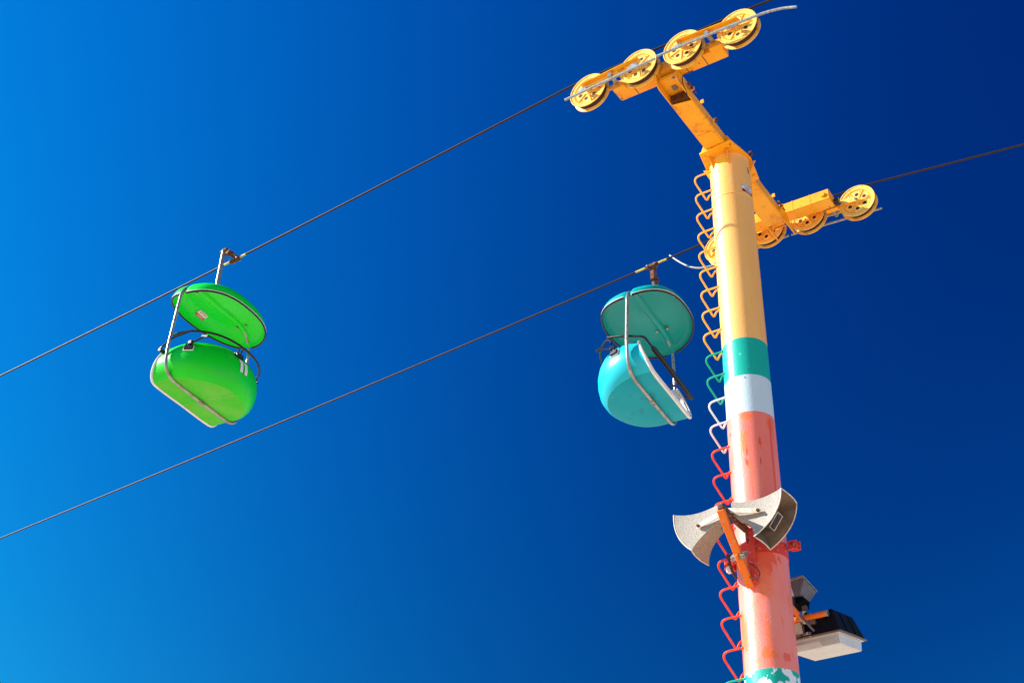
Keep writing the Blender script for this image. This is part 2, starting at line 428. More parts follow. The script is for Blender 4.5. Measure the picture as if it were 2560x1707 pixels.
# arm: box built of plates; open under both ends
ax0, ax1, az0, az1 = -.122, .118, 11.470, 11.592
MB().prism([(ax0, -1.30, az0 - .004), (ax1 , -1.25, az0 - .004), (ax1 , 1.37, az0 - .004), (ax0, 1.40, az0 - .004)], (0, 0, .012)).build('arm_bottom_plate', M_yel, tower, bevel=.002)
MB().box(((ax0 + ax1) / 2, 0, az1 + .006), (ax1 - ax0 - .004, 3.2, .012)).build('arm_top_plate', M_yel, tower, bevel=.002)
def side_plate(x, sgn):
    p = [(-1.66, 11.50), (-1.60, az0), (1.72, az0), (1.74, az0 + .012), (1.60, 11.56), (1.46, 11.68), (1.32, 11.675), (1.22, az1 + .02), (-1.22, az1 + .02), (-1.34, 11.675), (-1.66, 11.68)]
    return MB().prism([(x, y, z) for y, z in p], (sgn * .012, 0, 0)).build('arm_side_plate', M_yel, tower, bevel=.002)
side_plate(ax1, 1); side_plate(ax0, -1)
# seam plates under the arm
for y0, y1 in ((-.66, -.43), (.47, .72)):
    MB().box((0 - .002, (y0 + y1) / 2, az0 - .0075), (.222, y1 - y0, .006)).build('splice_plate', M_yel, tower, bevel=.002)
for y in (-.42, .46):
    s = -1 if y < 0 else 1
    MB().box((0, y, 11.478), (.27, .03, .03)).build('arm_seat_bar', M_yel, tower, bevel=.003)
    for sx in (-1, 1):
        MB().prism([(sx * .124, y + s * -.05, 11.463), (sx * .215, y + s * -.05, 11.463), (sx * .165, y + s * -.05, 11.58), (sx * .124, y + s * -.05, 11.585)], (0, .012, 0)).build('arm_gusset', M_yel, tower, bevel=.002)
# rusty insides of the open arm ends
for s in (-1, 1):
    y = s * 1.36
    MB().box((0, s * 1.33, 11.53), (.225, .012, .105)).build('arm_bulkhead', M_dark, tower)
    MB().box((-.0, s * 1.44, 11.576), (.06, .07, .012)).build('pivot_nut', M_fixture, tower, bevel=.004)
    MB().box((.065, s * 1.60, 11.578), (.035, .04, .012)).build('pivot_nut', M_fixture, tower, bevel=.004)
    MB().box((0.0, s * 1.62, 11.60), (.225, .012, .05)).build('arm_end_plate', M_yel, tower)
    # adjusting bolt on a tab beside the arm
    yb = s * 1.27
    MB().prism([(.13, yb - .035, 11.56), (.19, yb - .035, 11.575), (.19, yb - .035, 11.62), (.13, yb - .035, 11.63)], (0, .012, 0)).build('bolt_tab', M_yel, tower, bevel=.002)
    MB().cyl((.165, yb - .11, 11.60), (.165, yb + .07, 11.60), .010, 8).cyl((.165, yb - .135, 11.60), (.165, yb - .105, 11.60), .020, 6).cyl((.165, yb - .05, 11.60), (.165, yb - .036, 11.60), .018, 6).build('adjusting_bolt', M_rust, tower)
    MB().prism([(.12, s * 1.02, 11.60), (.17, s * 1.02, 11.60), (.17, s * 1.02, 11.66), (.13, s * 1.02, 11.66)], (0, .012, 0)).build('lifting_tab', M_yel, tower, bevel=.002)
for y, z in ((-.63, 11.63), (-.02, 11.47)):
    MB().cyl((.13 if y < -.1 else .30, y, z - .03), (.13 if y < -.1 else .30, y, z + .035), .016, 8).box((.13 if y < -.1 else .30, y + .02, z + .03), (.04, .05, .04)).build('shackle', M_rust, tower)
# thin black wire by the upper sheaves
MB().tube(fillet([(.28, -1.50, 11.66), (.16, -1.56, 11.60), (.135, -1.50, 11.52), (.125, -1.36, 11.455), (.07, -1.30, 11.452)], .06, 5), .006, 6).build('sensor_wire', M_ink, tower)

# rungs: bent ribbed bar, welded to the pole; each a part
rung_z = [11.300, 10.995, 10.690, 10.390, 10.080, 9.778, 9.482, 9.178, 8.875, 8.566, 8.261, 7.948, 7.630, 7.311, 6.990, 6.660, 6.327, 5.998, 5.678, 5.352, 5.020, 4.700, 4.38, 4.06, 3.74]
rung_meshes = {}
def rung_mesh(kind, r):
    a0 = math.radians(-138.5); a1 = math.radians(139)
    p0 = V((r * math.cos(a0), r * math.sin(a0), 0)); p1 = V((r * math.cos(a1), r * math.sin(a1), 0))
    path = fillet([p0, V((-.438, -.190, -.012)), V((-.357, .028, -.262)), V((-.322, .045, -.165)), V((-.235, .075, -.150))], [0, .105, .03, .045, 0], 7)
    path = resample(path, .0085)
    mb = MB().tube(path, .0105, 8, rib=.18)
    mb.lathe([(.0, -.002), (.016, 0), (.014, .012), (0, .014)], p0 + V((-.006, 0, -.006)), n=8)
    return mb
for i, z in enumerate(rung_z):
    kind = M_rung_yel if i < 9 else (M_rung_green if i < 11 else (M_rung_white if i < 13 else (M_rung_red if i < 21 else M_rung_green)))
    r = poleR(z)
    if kind.name not in rung_meshes:
        o = rung_mesh(kind, r).build('rung', kind, tower, local=True)
        rung_meshes[kind.name] = (o.data, r)
    else:
        o = bpy.data.objects.new('rung', rung_meshes[kind.name][0]); COL.objects.link(o); o.parent = tower
    k = r / rung_meshes[kind.name][1]
    o.location = (0, 0, z - gz); o.scale = (k, k, 1)
    o.rotation_euler = (random.uniform(-.02, .02), random.uniform(-.03, .02), random.uniform(-.03, .03))

# lettering bent round the pole
def text_mesh(body, size, name='text'):
    c = bpy.data.curves.new(name, 'FONT'); c.body = body; c.size = size; c.align_x = 'CENTER'; c.align_y = 'CENTER'
    c.resolution_u = 3
    o = bpy.data.objects.new(name, c); COL.objects.link(o)
    dg = bpy.context.evaluated_depsgraph_get(); dg.update()
    me = bpy.data.meshes.new_from_object(o.evaluated_get(dg))
    bpy.data.objects.remove(o); bpy.data.curves.remove(c)
    vs = [v.co.copy() for v in me.vertices]; fs = [tuple(p.vertices) for p in me.polygons]
    bpy.data.meshes.remove(me)
    return vs, fs
def wrap(vs, fs, ang, z, dr):
    mb = MB(); out = []
    for p in vs:
        r = poleR(z + p.y) + dr
        a = ang + p.x / r
        out.append(V((r * math.cos(a), r * math.sin(a), z + p.y)))
    return mb.add(out, fs)
def patch(w, h, n=12):
    vs = [V((-w / 2 + w * i / n, s * h / 2, 0)) for i in range(n + 1) for s in (-1, 1)]
    fs = [(2 * i, 2 * i + 2, 2 * i + 3, 2 * i + 1) for i in range(n)]
    return vs, fs
a_s = math.radians(-16)
stk = wrap(*patch(.178, .118), a_s, 10.872, .002).build('warning_sticker', M_label, tower, smooth=0)
wrap(*patch(.178, .044), a_s, 10.835, .0035).build('sticker_stripe', M_maroon, stk, smooth=0)
wrap(*text_mesh('DO NOT', .040), a_s - .05, 10.911, .005).build('sticker_text', M_greyink, stk, smooth=0)
wrap(*text_mesh('OBJECTS', .036), a_s + .02, 10.876, .005).build('sticker_text', M_greyink, stk, smooth=0)
for dz, w in ((.008, .12), (-.009, .09)):
    wrap(*patch(w, .007), a_s + .03, 10.835 + dz, .005).build('sticker_line', M_label, stk, smooth=0)
vs1 = [V((x, y, 0)) for x, y in ((-.008, -.045), (.008, -.045), (.008, .02), (.002, .045), (-.022, .045), (-.022, .030), (-.008, .030))]
wrap(vs1, [(0, 1, 2, 3, 6), (6, 3, 4, 5)], math.radians(-4), 11.215, .003).build('pole_number', M_ink, tower, smooth=0)
for (a, z, w, h) in ((-62, 8.17, .012, .010), (-72, 8.07, .014, .012)):
    wrap(*patch(w, h, 2), math.radians(a), z, .003).build('drill_hole', M_ink, tower, smooth=0)

# ------------------------------------------------------------------ sheave trains
def arc_pts(c, r, a0, a1, n):
    return [V((c[0] + r * math.cos(a0 + (a1 - a0) * i / n), c[1], c[2] + r * math.sin(a0 + (a1 - a0) * i / n))) for i in range(n + 1)]
wheel_data = {}
def web(mb, y, r0, r1, nsec=6):
    """disc web with one round hole in each sector"""
    rh, dh = .027, .115
    N = 28
    for sct in range(nsec):
        a0 = 2 * PI * sct / nsec; a1 = a0 + 2 * PI / nsec; am = (a0 + a1) / 2
        hc = V((dh * math.cos(am), 0, dh * math.sin(am)))
        ring_out = []
        k = 7
        for i in range(k): ring_out.append(V((r1 * math.cos(a0 + (a1 - a0) * i / k), 0, r1 * math.sin(a0 + (a1 - a0) * i / k))))
        for i in range(k): rr = r1 + (r0 - r1) * i / k; ring_out.append(V((rr * math.cos(a1), 0, rr * math.sin(a1))))
        for i in range(k): ring_out.append(V((r0 * math.cos(a1 + (a0 - a1) * i / k), 0, r0 * math.sin(a1 + (a0 - a1) * i / k))))
        for i in range(k): rr = r0 + (r1 - r0) * i / k; ring_out.append(V((rr * math.cos(a0), 0, rr * math.sin(a0))))
        hole = []
        for p in ring_out:
            d = (p - hc).normalized(); hole.append(hc + d * rh)
        n = len(ring_out)
        vs = [p + V((0, y, 0)) for p in ring_out] + [p + V((0, y, 0)) for p in hole] + [p + V((0, y * .75, 0)) for p in hole]
        fs = [(i, (i + 1) % n, n + (i + 1) % n, n + i) for i in range(n)] + [(n + i, n + (i + 1) % n, 2 * n + (i + 1) % n, 2 * n + i) for i in range(n)]
        mb.add(vs, fs)
def make_wheel(parent, c, spin):
    """sheave_wheel > flange, web, liner, rib, hub"""
    w = None
    Mw = Matrix.Translation(V(c)) @ Matrix.Rotation(spin, 4, 'Y')
    if 'root' not in wheel_data:
        fl = []
        mb = MB()
        for s in (-1, 1):
            mb.lathe([(.190, s * .036), (.197, s * .045), (.232, s * .048), (.240, s * .056), (.250, s * .056), (.253, s * .052), (.251, s * .047), (.216, s * .040), (.190, s * .032)], axis='Y', n=72, closed=True)
        wheel_data['root'] = mb.build('sheave_wheel', M_yelwheel, None, smooth=30).data
        mb = MB(); web(mb, -.0365, .045, .1915); web(mb, .0365, .045, .1915)
        wheel_data['web'] = mb.build('web', M_yelwheel, None, smooth=0, recalc=False).data
        mb = MB().lathe([(.186, -.035), (.214, -.038), (.219, -.028), (.210, 0), (.219, .028), (.214, .038), (.186, .035)], axis='Y', n=72)
        wheel_data['liner'] = mb.build('rubber_liner', M_rubber, None).data
        mb = MB()
        for sg in (-1, 1): mb.lathe([(.1795, sg * .0365), (.181, sg * .0405), (.1885, sg * .0405), (.190, sg * .0365)], axis='Y', n=72, closed=True)
        wheel_data['ring'] = mb.build('rim_shade_ring', M_yel, None).data  # thin orange ring paints the shading of the inner rim lip
        wheel_data['hub'] = MB().lathe([(.0, -.062), (.022, -.062), (.026, -.056), (.026, -.046), (.05, -.042), (.052, -.03), (.052, .03), (.05, .042), (.026, .046), (.026, .056), (.022, .062), (0, .062)], axis='Y', n=24).build('hub', M_yelwheel, None).data
        wheel_data['core'] = MB().lathe([(.0, -.006), (.189, -.006), (.189, .006), (0, .006)], axis='Y', n=40).build('core_disc', M_core, None).data
        mb = MB()
        wheel_data['rib'] = MB().box((.118, 0, 0), (.142, .090, .011)).build('rib', M_yel, None, bevel=.002).data
        p = V((.155, 0, 0))
        wheel_data['bolt'] = MB().cyl(p + V((0, -.040, 0)), p + V((0, .040, 0)), .0075, 8).build('rivet', M_rust, None).data
        for o in [o for o in COL.objects if o.parent is None and o.type == 'MESH' and o.name.split('.')[0] in ('sheave_wheel', 'web', 'rubber_liner', 'hub', 'core_disc', 'rib', 'rivet', 'rim_shade_ring')]:
            bpy.data.objects.remove(o)
    w = bpy.data.objects.new('sheave_wheel', wheel_data['root']); COL.objects.link(w); w.parent = parent
    w.matrix_local = parent.matrix_world.inverted() @ Mw
    for nm, key in (('web', 'web'), ('rubber_liner', 'liner'), ('hub', 'hub'), ('rim_shade_ring', 'ring')):
        o = bpy.data.objects.new(nm, wheel_data[key]); COL.objects.link(o); o.parent = w
    for k in range(6):
        o = bpy.data.objects.new('rib', wheel_data['rib']); COL.objects.link(o); o.parent = w
        o.rotation_euler = (0, 2 * PI * k / 6, 0)
        o = bpy.data.objects.new('rivet', wheel_data['bolt']); COL.objects.link(o); o.parent = w
        o.rotation_euler = (0, 2 * PI * (k + .5) / 6 + .33, 0)
    return w

WX = [-1.0031, -.2986, .2986, 1.0031]
WZ = [11.773, 11.798, 11.781, 11.715]
UP_Y, LO_Y = -1.748, 1.850            # rope lines
def sheave_train(side, label, y0, rails):
    """side -1: the outer face is at -Y; +1: at +Y"""
    t = thing('sheave_train', label, 'sheave assembly', (0, y0, 11.77), group='sheave trains on the ends of the cross arm')
    for x, z in zip(WX, WZ):
        make_wheel(t, (x, y0, z), random.uniform(0, 1))
    so = side
    # main beam on the inner side
    yb0, yb1 = sorted((y0 - so * .075 - so * .18, y0 - so * .095))
    if side < 0: yb0, yb1 = y0 + .10, y0 + .28
    else: yb0, yb1 = 1.50, 1.70
    tilt = -.0287
    pr = [(-.735, 11.855), (.735, 11.855), (.735, 11.69), (.18, 11.69), (.08, 11.70), (-.08, 11.70), (-.18, 11.69), (-.70, 11.69), (-.735, 11.73)]
    bm_ = MB().prism([(x, yb0, z + tilt * x) for x, z in pr], (0, yb1 - yb0, 0)).build('main_beam', M_yel, t, bevel=.005, seg=2)
    for x in (-.47, .22, .47):
        MB().box((x, (yb0 + yb1) / 2, 11.7725 + tilt * x), (.008, yb1 - yb0 + .006, .171)).build('beam_seam', M_yel if side > 0 else M_rust, bm_)
    for x in (-.65, .65):
        # pivot between beam and bogie
        yin = y0 - so * .06
        MB().cyl((x, yb0 - .015, 11.775 + tilt * x), (x, y0 + so * .13, 11.765 + tilt * x), .028, 16).build('pivot_pin', M_steel, t)
        MB().lathe([(0, 0), (.035, 0), (.035, .018), (.028, .026), (0, .026)], (x, yb0 - .026 if side > 0 else yb1, 11.775 + tilt * x), axis='Y', n=16).build('pivot_cap', M_yel, bm_)
        MB().box((x + .02, y0 - so * .085, 11.735 + tilt * x), (.17, .07, .10)).build('pivot_block', M_yel, t, bevel=.006)
        if side > 0:
            MB().lathe([(0, -.03), (.05, -.03), (.055, 0), (.05, .03), (0, .03)], (x + .13, y0 - .17, 11.735 + tilt * x), axis='X', n=16).build('rubber_stop', M_black, t)
    # bogie channels joining the wheel pairs, on both faces
    for (i, j) in ((0, 1), (2, 3)):
        a = V((WX[i], y0, WZ[i])); b = V((WX[j], y0, WZ[j])); d = (b - a).normalized()
        up = V((0, 1, 0)).cross(d); up = up if up.z > 0 else -up
        for s in (-1, 1):
            oy = s * .082
            e0, e1 = a - d * .055, b + d * .055
            yv = V((0, 1, 0))
            web_p = [e0 + up * .002, e0 + d * .03 - up * .016, e1 - d * .03 - up * .016, e1 + up * .002, e1 + up * .042, e0 + up * .042]
            if side > 0 and s < 0:
                web_p = [e0 - up * .030, e1 - up * .030, e1 + up * .030, e1 - d * .14 + up * .055, e0 + d * .14 + up * .055, e0 + up * .030]
            w_ = MB().prism([p + yv * oy for p in web_p], yv * (s * .010)).build('bogie_plate', M_yelwheel, t, bevel=.002)
            fl_p = [e0 + up * .0425 + yv * (oy + s * .001), e1 + up * .0425 + yv * (oy + s * .001), e1 - d * .02 + up * .0425 + yv * (oy + s * .066), e0 + d * .02 + up * .0425 + yv * (oy + s * .066)]
            if not (side > 0 and s < 0): MB().prism(fl_p, up * .009).build('flange', M_yel, w_, bevel=.0015)
            mid = (a + b) / 2
            MB().lathe([(0, -.014), (.02, -.014), (.02, .014), (0, .014)], mid + yv * (oy + s * .024), axis='Y', n=6).build('bolt', M_steel, w_)
            for q in (a, b):
                MB().lathe([(0, -.012), (.016, -.012), (.016, .012), (0, .012)], q + yv * (oy + s * .020), axis='Y', n=6).build('axle_nut', M_steel, w_)
        # guide rail brackets on the outer face
        for q in (a, b):
            MB().box(q + V((-.03, so * .140, -.075)), (.13, .012, .045), Matrix.Rotation(.03, 3, 'Y')).box(q + V((-.03, so * .118, -.040)), (.05, .05, .03)).build('rail_bracket', M_rail, t, bevel=.003)
    for path in rails:
        MB().tube(path, .0165, 12).build('guide_rail', M_rail, t)
    return t
yu = -1.925
up_rails = [[(-1.255, yu, 11.632), (-.002, yu, 11.643)],
            fillet([(.018, yu, 11.668), (.6, yu, 11.640), (1.16, yu, 11.607), (1.43, yu, 11.580), (1.62, yu, 11.525), (1.772, yu, 11.450)], .15, 6)]
yl = 2.0
lo_rails = [fillet([(-1.905, yl, 12.14), (-1.75, yl, 11.945), (-1.585, yl, 11.785), (-1.41, yl, 11.695), (-1.18, yl, 11.668), (-.7, yl, 11.69), (-.062, yl, 11.722)], .12, 5),
            [(-.024, yl, 11.717), (1.262, yl, 11.618)]]
sheave_train(-1, 'yellow four wheel sheave train at the top end of the cross arm, fully in view', UP_Y, up_rails)
sheave_train(1, 'yellow four wheel sheave train on the lower arm end, partly hidden behind the pole', LO_Y, lo_rails)

# ------------------------------------------------------------------ haul ropes
def rope_z(side, x):
    if side < 0:
        zl = 12.140 + .0845 * x + .00185 * x * x
        zr = 12.150 - .139 * x + .001 * x * x
    else:
        zl = 12.082 + .0660 * x + .00062 * x * x
        zr = 12.135 - .1445 * x + .001 * x * x
    zt = 12.005 + .012 * 0 - .0287 * x
    # softmin keeps the rope on the wheel tops
    k = 90.0
    m = min(zl, zr, zt)
    return m - math.log(sum(math.exp(-k * (z - m)) for z in (zl, zr, zt))) / k + .0
def rope(side, y, x0, x1, label, tapes):
    r = .0148
    n = 24; lay = .21; step = .022
    N = int((x1 - x0) / step)
    vs = []; fs = []
    for i in range(N + 1):
        x = x0 + (x1 - x0) * i / N
        z = rope_z(side, x)
        sl = (rope_z(side, x + .01) - rope_z(side, x - .01)) / .02
        up = V((-sl, 0, 1)).normalized()
        ph = 2 * PI * x / lay
        for k in range(n):
            a = 2 * PI * k / n
            rr = r * (0.86 + 0.14 * abs(math.cos(3 * (a - ph))))
            vs.append(V((x, y, z)) + V((0, 1, 0)) * (rr * math.cos(a)) + up * (rr * math.sin(a)))
        if i:
            o = (i - 1) * n
            fs += [(o + k, o + (k + 1) % n, o + n + (k + 1) % n, o + n + k) for k in range(n)]
    o = MB().add(vs, fs).build('haul_rope', M_rope, None, smooth=50, recalc=False)
    o['label'] = label; o['category'] = 'cable'
    for (a, b) in tapes:
        pts = [(x, y, rope_z(side, x)) for x in [a + (b - a) * i / 8 for i in range(9)]]
        MB().tube(pts, .0160, 12).build('yellow_wrap', M_tape, o)
    return o
GX, TX = -7.03, -2.13
rope(-1, UP_Y, -42, 30, 'twisted steel rope running over the upper sheaves and carrying the green chair', [(GX - .14, GX - .03), (GX + .15, GX + .28)])
rope(1, LO_Y, -55, 34, 'twisted steel rope running over the lower sheaves and carrying the turquoise chair', [(TX - .27, TX - .11), (TX + .11, TX + .25)])

# ------------------------------------------------------------------ chairs
def sup(t, n):
    """superellipse point, t in radians"""
    c, s = math.cos(t), math.sin(t)
    return (math.copysign(abs(c) ** (2 / n), c), math.copysign(abs(s) ** (2 / n), s))
def lerp_prof(P, t):
    for (t0, a), (t1, b) in zip(P, P[1:]):
        if t <= t1:
            u = (t - t0) / (t1 - t0)
            return tuple(x + (y - x) * u for x, y in zip(a, b))
    return P[-1][1]

def loop_y(z):       # half width of the tube loop
    return .778 - .045 * max(0, min(1, (z - .25) / 1.1))
def chair(label, M, scale, mats, hang_pts, grip, number=None, sticker=None, lip=.30, drop=0.0, dome=.42, lapx=.13, lapz=.40):
    shell, can, seam, flo = mats
    MM = M @ Matrix.Scale(scale, 4)
    t = thing('sky_ride_chair', label, 'chairlift chair', M=MM, group='chairs hanging from the ropes')
    inv = MM.inverted()
    # --- tub: profile of rings from the flat bottom up; back rounded, front cut straight
    lipx = .30
    # (ax back depth, ay half width, z, x of the front cut)
    prof = [(.05, .06, .000, .300), (.30, .34, -.004, .300), (.50, .54, .000, .300), (.555, .605, .010, .298), (.60, .655, .040, .290),
            (.645, .705, .105, .268), (.665, .735, .190, .232), (.668, .742, .270, .200), (.650, .728, .350, .170), (.612, .700, .420, .145), (.560, .660, .475, .120), (.515, .615, .505, .100)]
    # back rises higher than the sides
    def tub(off):
        NA = 57
        rings = []
        for (ax, ay, z, fx) in prof:
            ring = []
            for i in range(NA):
                u = i / (NA - 1)
                # path: front near (-Y) -> back -> front far (+Y)
                if u < .14:
                    k = u / .14; x = fx * (1 - k); y = -ay; backness = 0
                elif u > .86:
                    k = (1 - u) / .14; x = fx * (1 - k); y = ay; backness = 0
                else:
                    th = PI * (u - .14) / .72
                    cx, cy = sup(-PI / 2 - th, 1.95)
                    x = ax * cx; y = ay * cy
                    backness = max(0, -cx)
                # tuck in near the front edge
                fz = z
                if z > .2: fz = z + .015 * backness * ((z - .2) / .3) - .045 * (1 - backness) * ((z - .2) / .3)
                k_ = min(1, max(0, (.10 - x) / .55)); fz -= .06 * k_ * k_ * (3 - 2 * k_) * max(0, 1 - z / .45)
                p = V((x, y, fz))
                if z > .02:
                    fr = max(0, x / .3); p.y *= 1 - .05 * fr * (z / .5)
                # soften the lower front corners
                ring.append(p)
            rings.append(ring)
        return rings, NA
    prof = [(a * 1.03, b, z * 1.08, fx * lip / .30) for (a, b, z, fx) in prof]
    rings, NA = tub(0)
    # round off the lower corners of the front: bottom rings are narrower at the lip
    vs = [p for r in rings for p in r]
    fs = []
    for i in range(len(rings) - 1):
        for k in range(NA - 1):
            fs.append((i * NA + k, i * NA + k + 1, (i + 1) * NA + k + 1, (i + 1) * NA + k))
    fs_in = fs + [tuple(range(NA))]
    kf = 3 * (NA - 1)
    tubo = MB().add(vs, fs[kf:]).build('tub', shell, t, smooth=40, local=True)
    nfl = 4 * NA
    MB().add(vs[:nfl], fs[:kf] + [tuple(range(NA))]).build('tub_floor', flo, t, smooth=40, local=True)
    # white inside, a shell of its own slightly smaller
    cen = V((-.12, 0, .35))
    vin = []
    for r in rings:
        for p in r:
            q = p.copy(); q.y *= .93; q.z = q.z * .93 + .018
            q.x = q.x * .93 if q.x < 0 else q.x - .006
            vin.append(q)
    MB().add(vin, fs_in).build('seat_liner', M_liner, t, smooth=40, local=True)
    # bench inside
    MB().box((-.17, 0, .29), (.40, 1.06, .06)).build('seat', M_liner, t, local=True, bevel=.02, seg=2)
    # rim trim: white round the front, dark along the top of the back
    near = [r[0] for r in rings][::-1]; far = [r[-1] for r in rings]
    front = near + far
    front = [p + V((.004, 0, 0)) for p in front]
    front = fillet(front, .05, 3)
    vs = []; n = len(front)
    MB().tube(resample(front, .03), [.018] * len(resample(front, .03)), 8).build('front_trim', M_trim, t, local=True)
    # flat white band on the front edge
    mb = MB()
    b0 = resample(front, .03)
    cyc = V((0, 0, .3))
    def inward(p):
        return V((p.x + .012, p.y * .935, p.z * .86 + .05))
    m = len(b0)
    mb.add(b0 + [inward(p) for p in b0], [(i, i + 1, m + i + 1, m + i) for i in range(m - 1)])
    mb.build('front_lip', M_trim, t, solid=.008, local=True)
    top = rings[-1]
    MB().tube(resample(top, .04), .011, 8).build('top_trim', M_edge if number is None else shell, t, local=True)
    # bottom seam strip
    if number:
        sp = [(lip - .01 - (lip + .53) * i / 24) for i in range(25)]
        sz = []
        for x in sp:
            k_ = min(1, max(0, (.10 - x) / .55)); sz.append(-.06 * k_ * k_ * (3 - 2 * k_) - .0035)
        vs_ = [V((x, .02 + e * .005, z)) for x, z in zip(sp, sz) for e in (-1, 1)]
        MB().add(vs_, [(2 * i, 2 * i + 1, 2 * i + 3, 2 * i + 2) for i in range(24)]).build('bottom_seam', seam, t, local=True)
    # --- tube loop
    zt = 1.56
    yt0 = .735
    def loop():
        lz = -.022
        pts = [V((0, -.40, zt + .005)), V((0, -yt0, 1.44)), V((0, -.778, .12)), V((0, -.66, lz)), V((0, .66, lz)), V((0, .778, .12)), V((0, yt0 + .02, 1.44)), V((0, .40, zt + .005))]
        half = lambda yt: [V((0, yt, 1.36 - drop)), V((0, .784, .42)), V((0, .776, .20)), V((0, .742, .085)), V((0, .67, .014)), V((0, .58, lz + .004))]
        n_ = [V((0, -p.y, p.z)) for p in half(.735)]; f_ = half(.752)
        pts = [V((0, 0, 1.17 + dome - drop)), V((0, -.52, 1.145 + dome - drop))] + n_ + [V((0, 0, lz - .002))] + f_[::-1] + [V((0, .52, 1.145 + dome - drop)), V((0, 0, 1.17 + dome - drop))]
        rr = [0, .12, .14, .1, .06, .06, .06, .06, .2, .06, .06, .06, .06, .1, .14, .12, 0]
        return fillet(pts, rr, 6)
    lp = loop()
    fr = MB().tube(resample(lp, .03)[:-1], .0215, 12, closed=True).build('tube_frame', M_steel, t, local=True)
    MB().box((.0, .0, -.03), (.055, .10, .035)).cyl((0, -.03, -.056), (0, -.03, -.045), .014, 6).cyl((0, .035, -.056), (0, .035, -.045), .014, 6).build('frame_clamp', M_steel, fr, local=True, bevel=.004)
    # --- canopy
    CX, CA, CB, CN = -.035, .55, .728, 2.28
    def rim_z(x, y):
        return 1.155 - drop + .116 * x + .148 * (y / CB) ** 2 + .224 * ((x - CX) / CA) ** 2
    def can_pt(u, r, off=0.0):
        th = 2 * PI * u
        cx, cy = sup(th, CN)
        x = CX + CA * cx * r; y = CB * cy * r
        rimz = rim_z(x, y)
        h = dome * (1 - r ** 3.0) ** (1 / 1.9) if r < 1 else 0
        # grooved rib for the tube along x = 0
        gw = math.exp(-(x / .035) ** 4)
        z = rimz + h
        zg = z - .030 * gw * min(1, h / .08)
        # notch in the rim beside the tube
        y2 = y * (1 - .045 * gw * (r ** 8))
        return V((x, y2, zg - off))
    NU, NR = 128, 22
    rad = [math.sin(PI / 2 * j / (NR - 1)) ** .8 for j in range(NR)]
    rad[-1] = 1.0
    def cap(off, shrink=1.0):
        vs = [can_pt(0, 0.0, off)]
        fs = []
        for j in range(1, NR):
            for i in range(NU):
                vs.append(can_pt(i / NU, rad[j] * shrink, off))
        for i in range(NU): fs.append((0, 1 + i, 1 + (i + 1) % NU))
        for j in range(NR - 2):
            for i in range(NU):
                a = 1 + j * NU; b = a + NU
                fs.append((a + i, b + i, b + (i + 1) % NU, a + (i + 1) % NU))
        return vs, fs
    vo, fo = cap(0); vi, fi = cap(.014, .985)
    mb = MB().add(vo, fo).add(vi, fi)
    o1 = 1 + (NR - 2) * NU; o2 = len(vo) + o1
    mb.f += [(o1 + i, o1 + (i + 1) % NU, o2 + (i + 1) % NU, o2 + i) for i in range(NU)]
    canopy = mb.build('canopy', can, t, smooth=45, local=True)
    # rim edging: black below with a pale bead outside, broken at the tube
    rim = [can_pt(i / 240, 1.0, .004) for i in range(241)]
    for sgn in (1, -1):
        seg = [p for p in rim if (p.x - .0) * sgn > .042]
        if sgn > 0:
            k = next(i for i in range(len(seg) - 1) if (seg[i + 1] - seg[i]).length > .3)
            seg = seg[k + 1:] + seg[:k + 1]
        MB().tube(resample(seg, .03), .0135, 8).build('rim_edging', M_edge, canopy, local=True)
        seg2 = [p + V(((p.x - CX) * .012, p.y * .010, .0165)) for p in seg]
        MB().tube(resample(seg2, .03), .0052, 6).build('rim_bead', M_trim, canopy, local=True)
    # rib under the canopy covering the tube
    rb = []
    for i in range(41):
        y = -.68 + 1.36 * i / 40
        # underside height along x = 0
        lo, hi = 0.0, 1.0
        u = .25 if y >= 0 else .75
        for _ in range(30):
            mid = (lo + hi) / 2
            if abs(can_pt(u, mid).y) < abs(y): lo = mid
            else: hi = mid
        rb.append(V((0, y, can_pt(u, lo).z - .012)))
    vs = []; fs = []
    sec = [(-.050, .014), (-.034, -.010), (-.020, -.028), (.020, -.028), (.034, -.010), (.050, .014)]
    for p in rb:
        for (dx, dz) in sec: vs.append(p + V((dx, 0, dz)))
    ns = len(sec)
    for i in range(len(rb) - 1):
        for k in range(ns - 1): fs.append((i * ns + k, i * ns + k + 1, (i + 1) * ns + k + 1, (i + 1) * ns + k))
    MB().add(vs, fs).build('canopy_rib', can, canopy, local=True, smooth=60)
    for (bx, by) in ((.075, -.50), (-.075, -.50), (.075, .40), (-.075, .40)):
        j = int(abs(by) / 1.32 * 40)
        zz = rb[20 + int(by / 1.32 * 40)].z
        MB().lathe([(0, -.020), (.014, -.020), (.020, -.012), (.020, .02)], (bx, by, zz), n=10).build('canopy_bolt', M_steel, canopy, local=True)
    # --- sticker under the canopy
    if sticker:
        (sx, sy, rot, flip) = sticker
        lo = 0
        n_ = CN
        def under(x, y):
            r = min(.995, (abs((x - CX) / CA) ** n_ + abs(y / CB) ** n_) ** (1 / n_))
            return rim_z(x, y) + dome * (1 - (r / .985) ** 3.0 if r < .985 else 0) ** (1 / 1.9) - .014
        def quad(x0, x1, y0, y1, d):
            vs = []; 
            for i in range(5):
                for k in range(5):
                    X = sx + x0 + (x1 - x0) * i / 4; Y = sy + y0 + (y1 - y0) * k / 4
                    vs.append(V((X, Y, under(X, Y) - d)))
            return MB().add(vs, [(i * 5 + k, i * 5 + k + 1, i * 5 + k + 6, i * 5 + k + 5) for i in range(4) for k in range(4)])
        st = quad(-.048, .048, -.085, .085, .006).build('safety_sticker', M_label, t, local=True)
        quad(flip * .014, flip * .047, -.084, .084, .009).build('red_panel', M_red_ink, st, local=True)
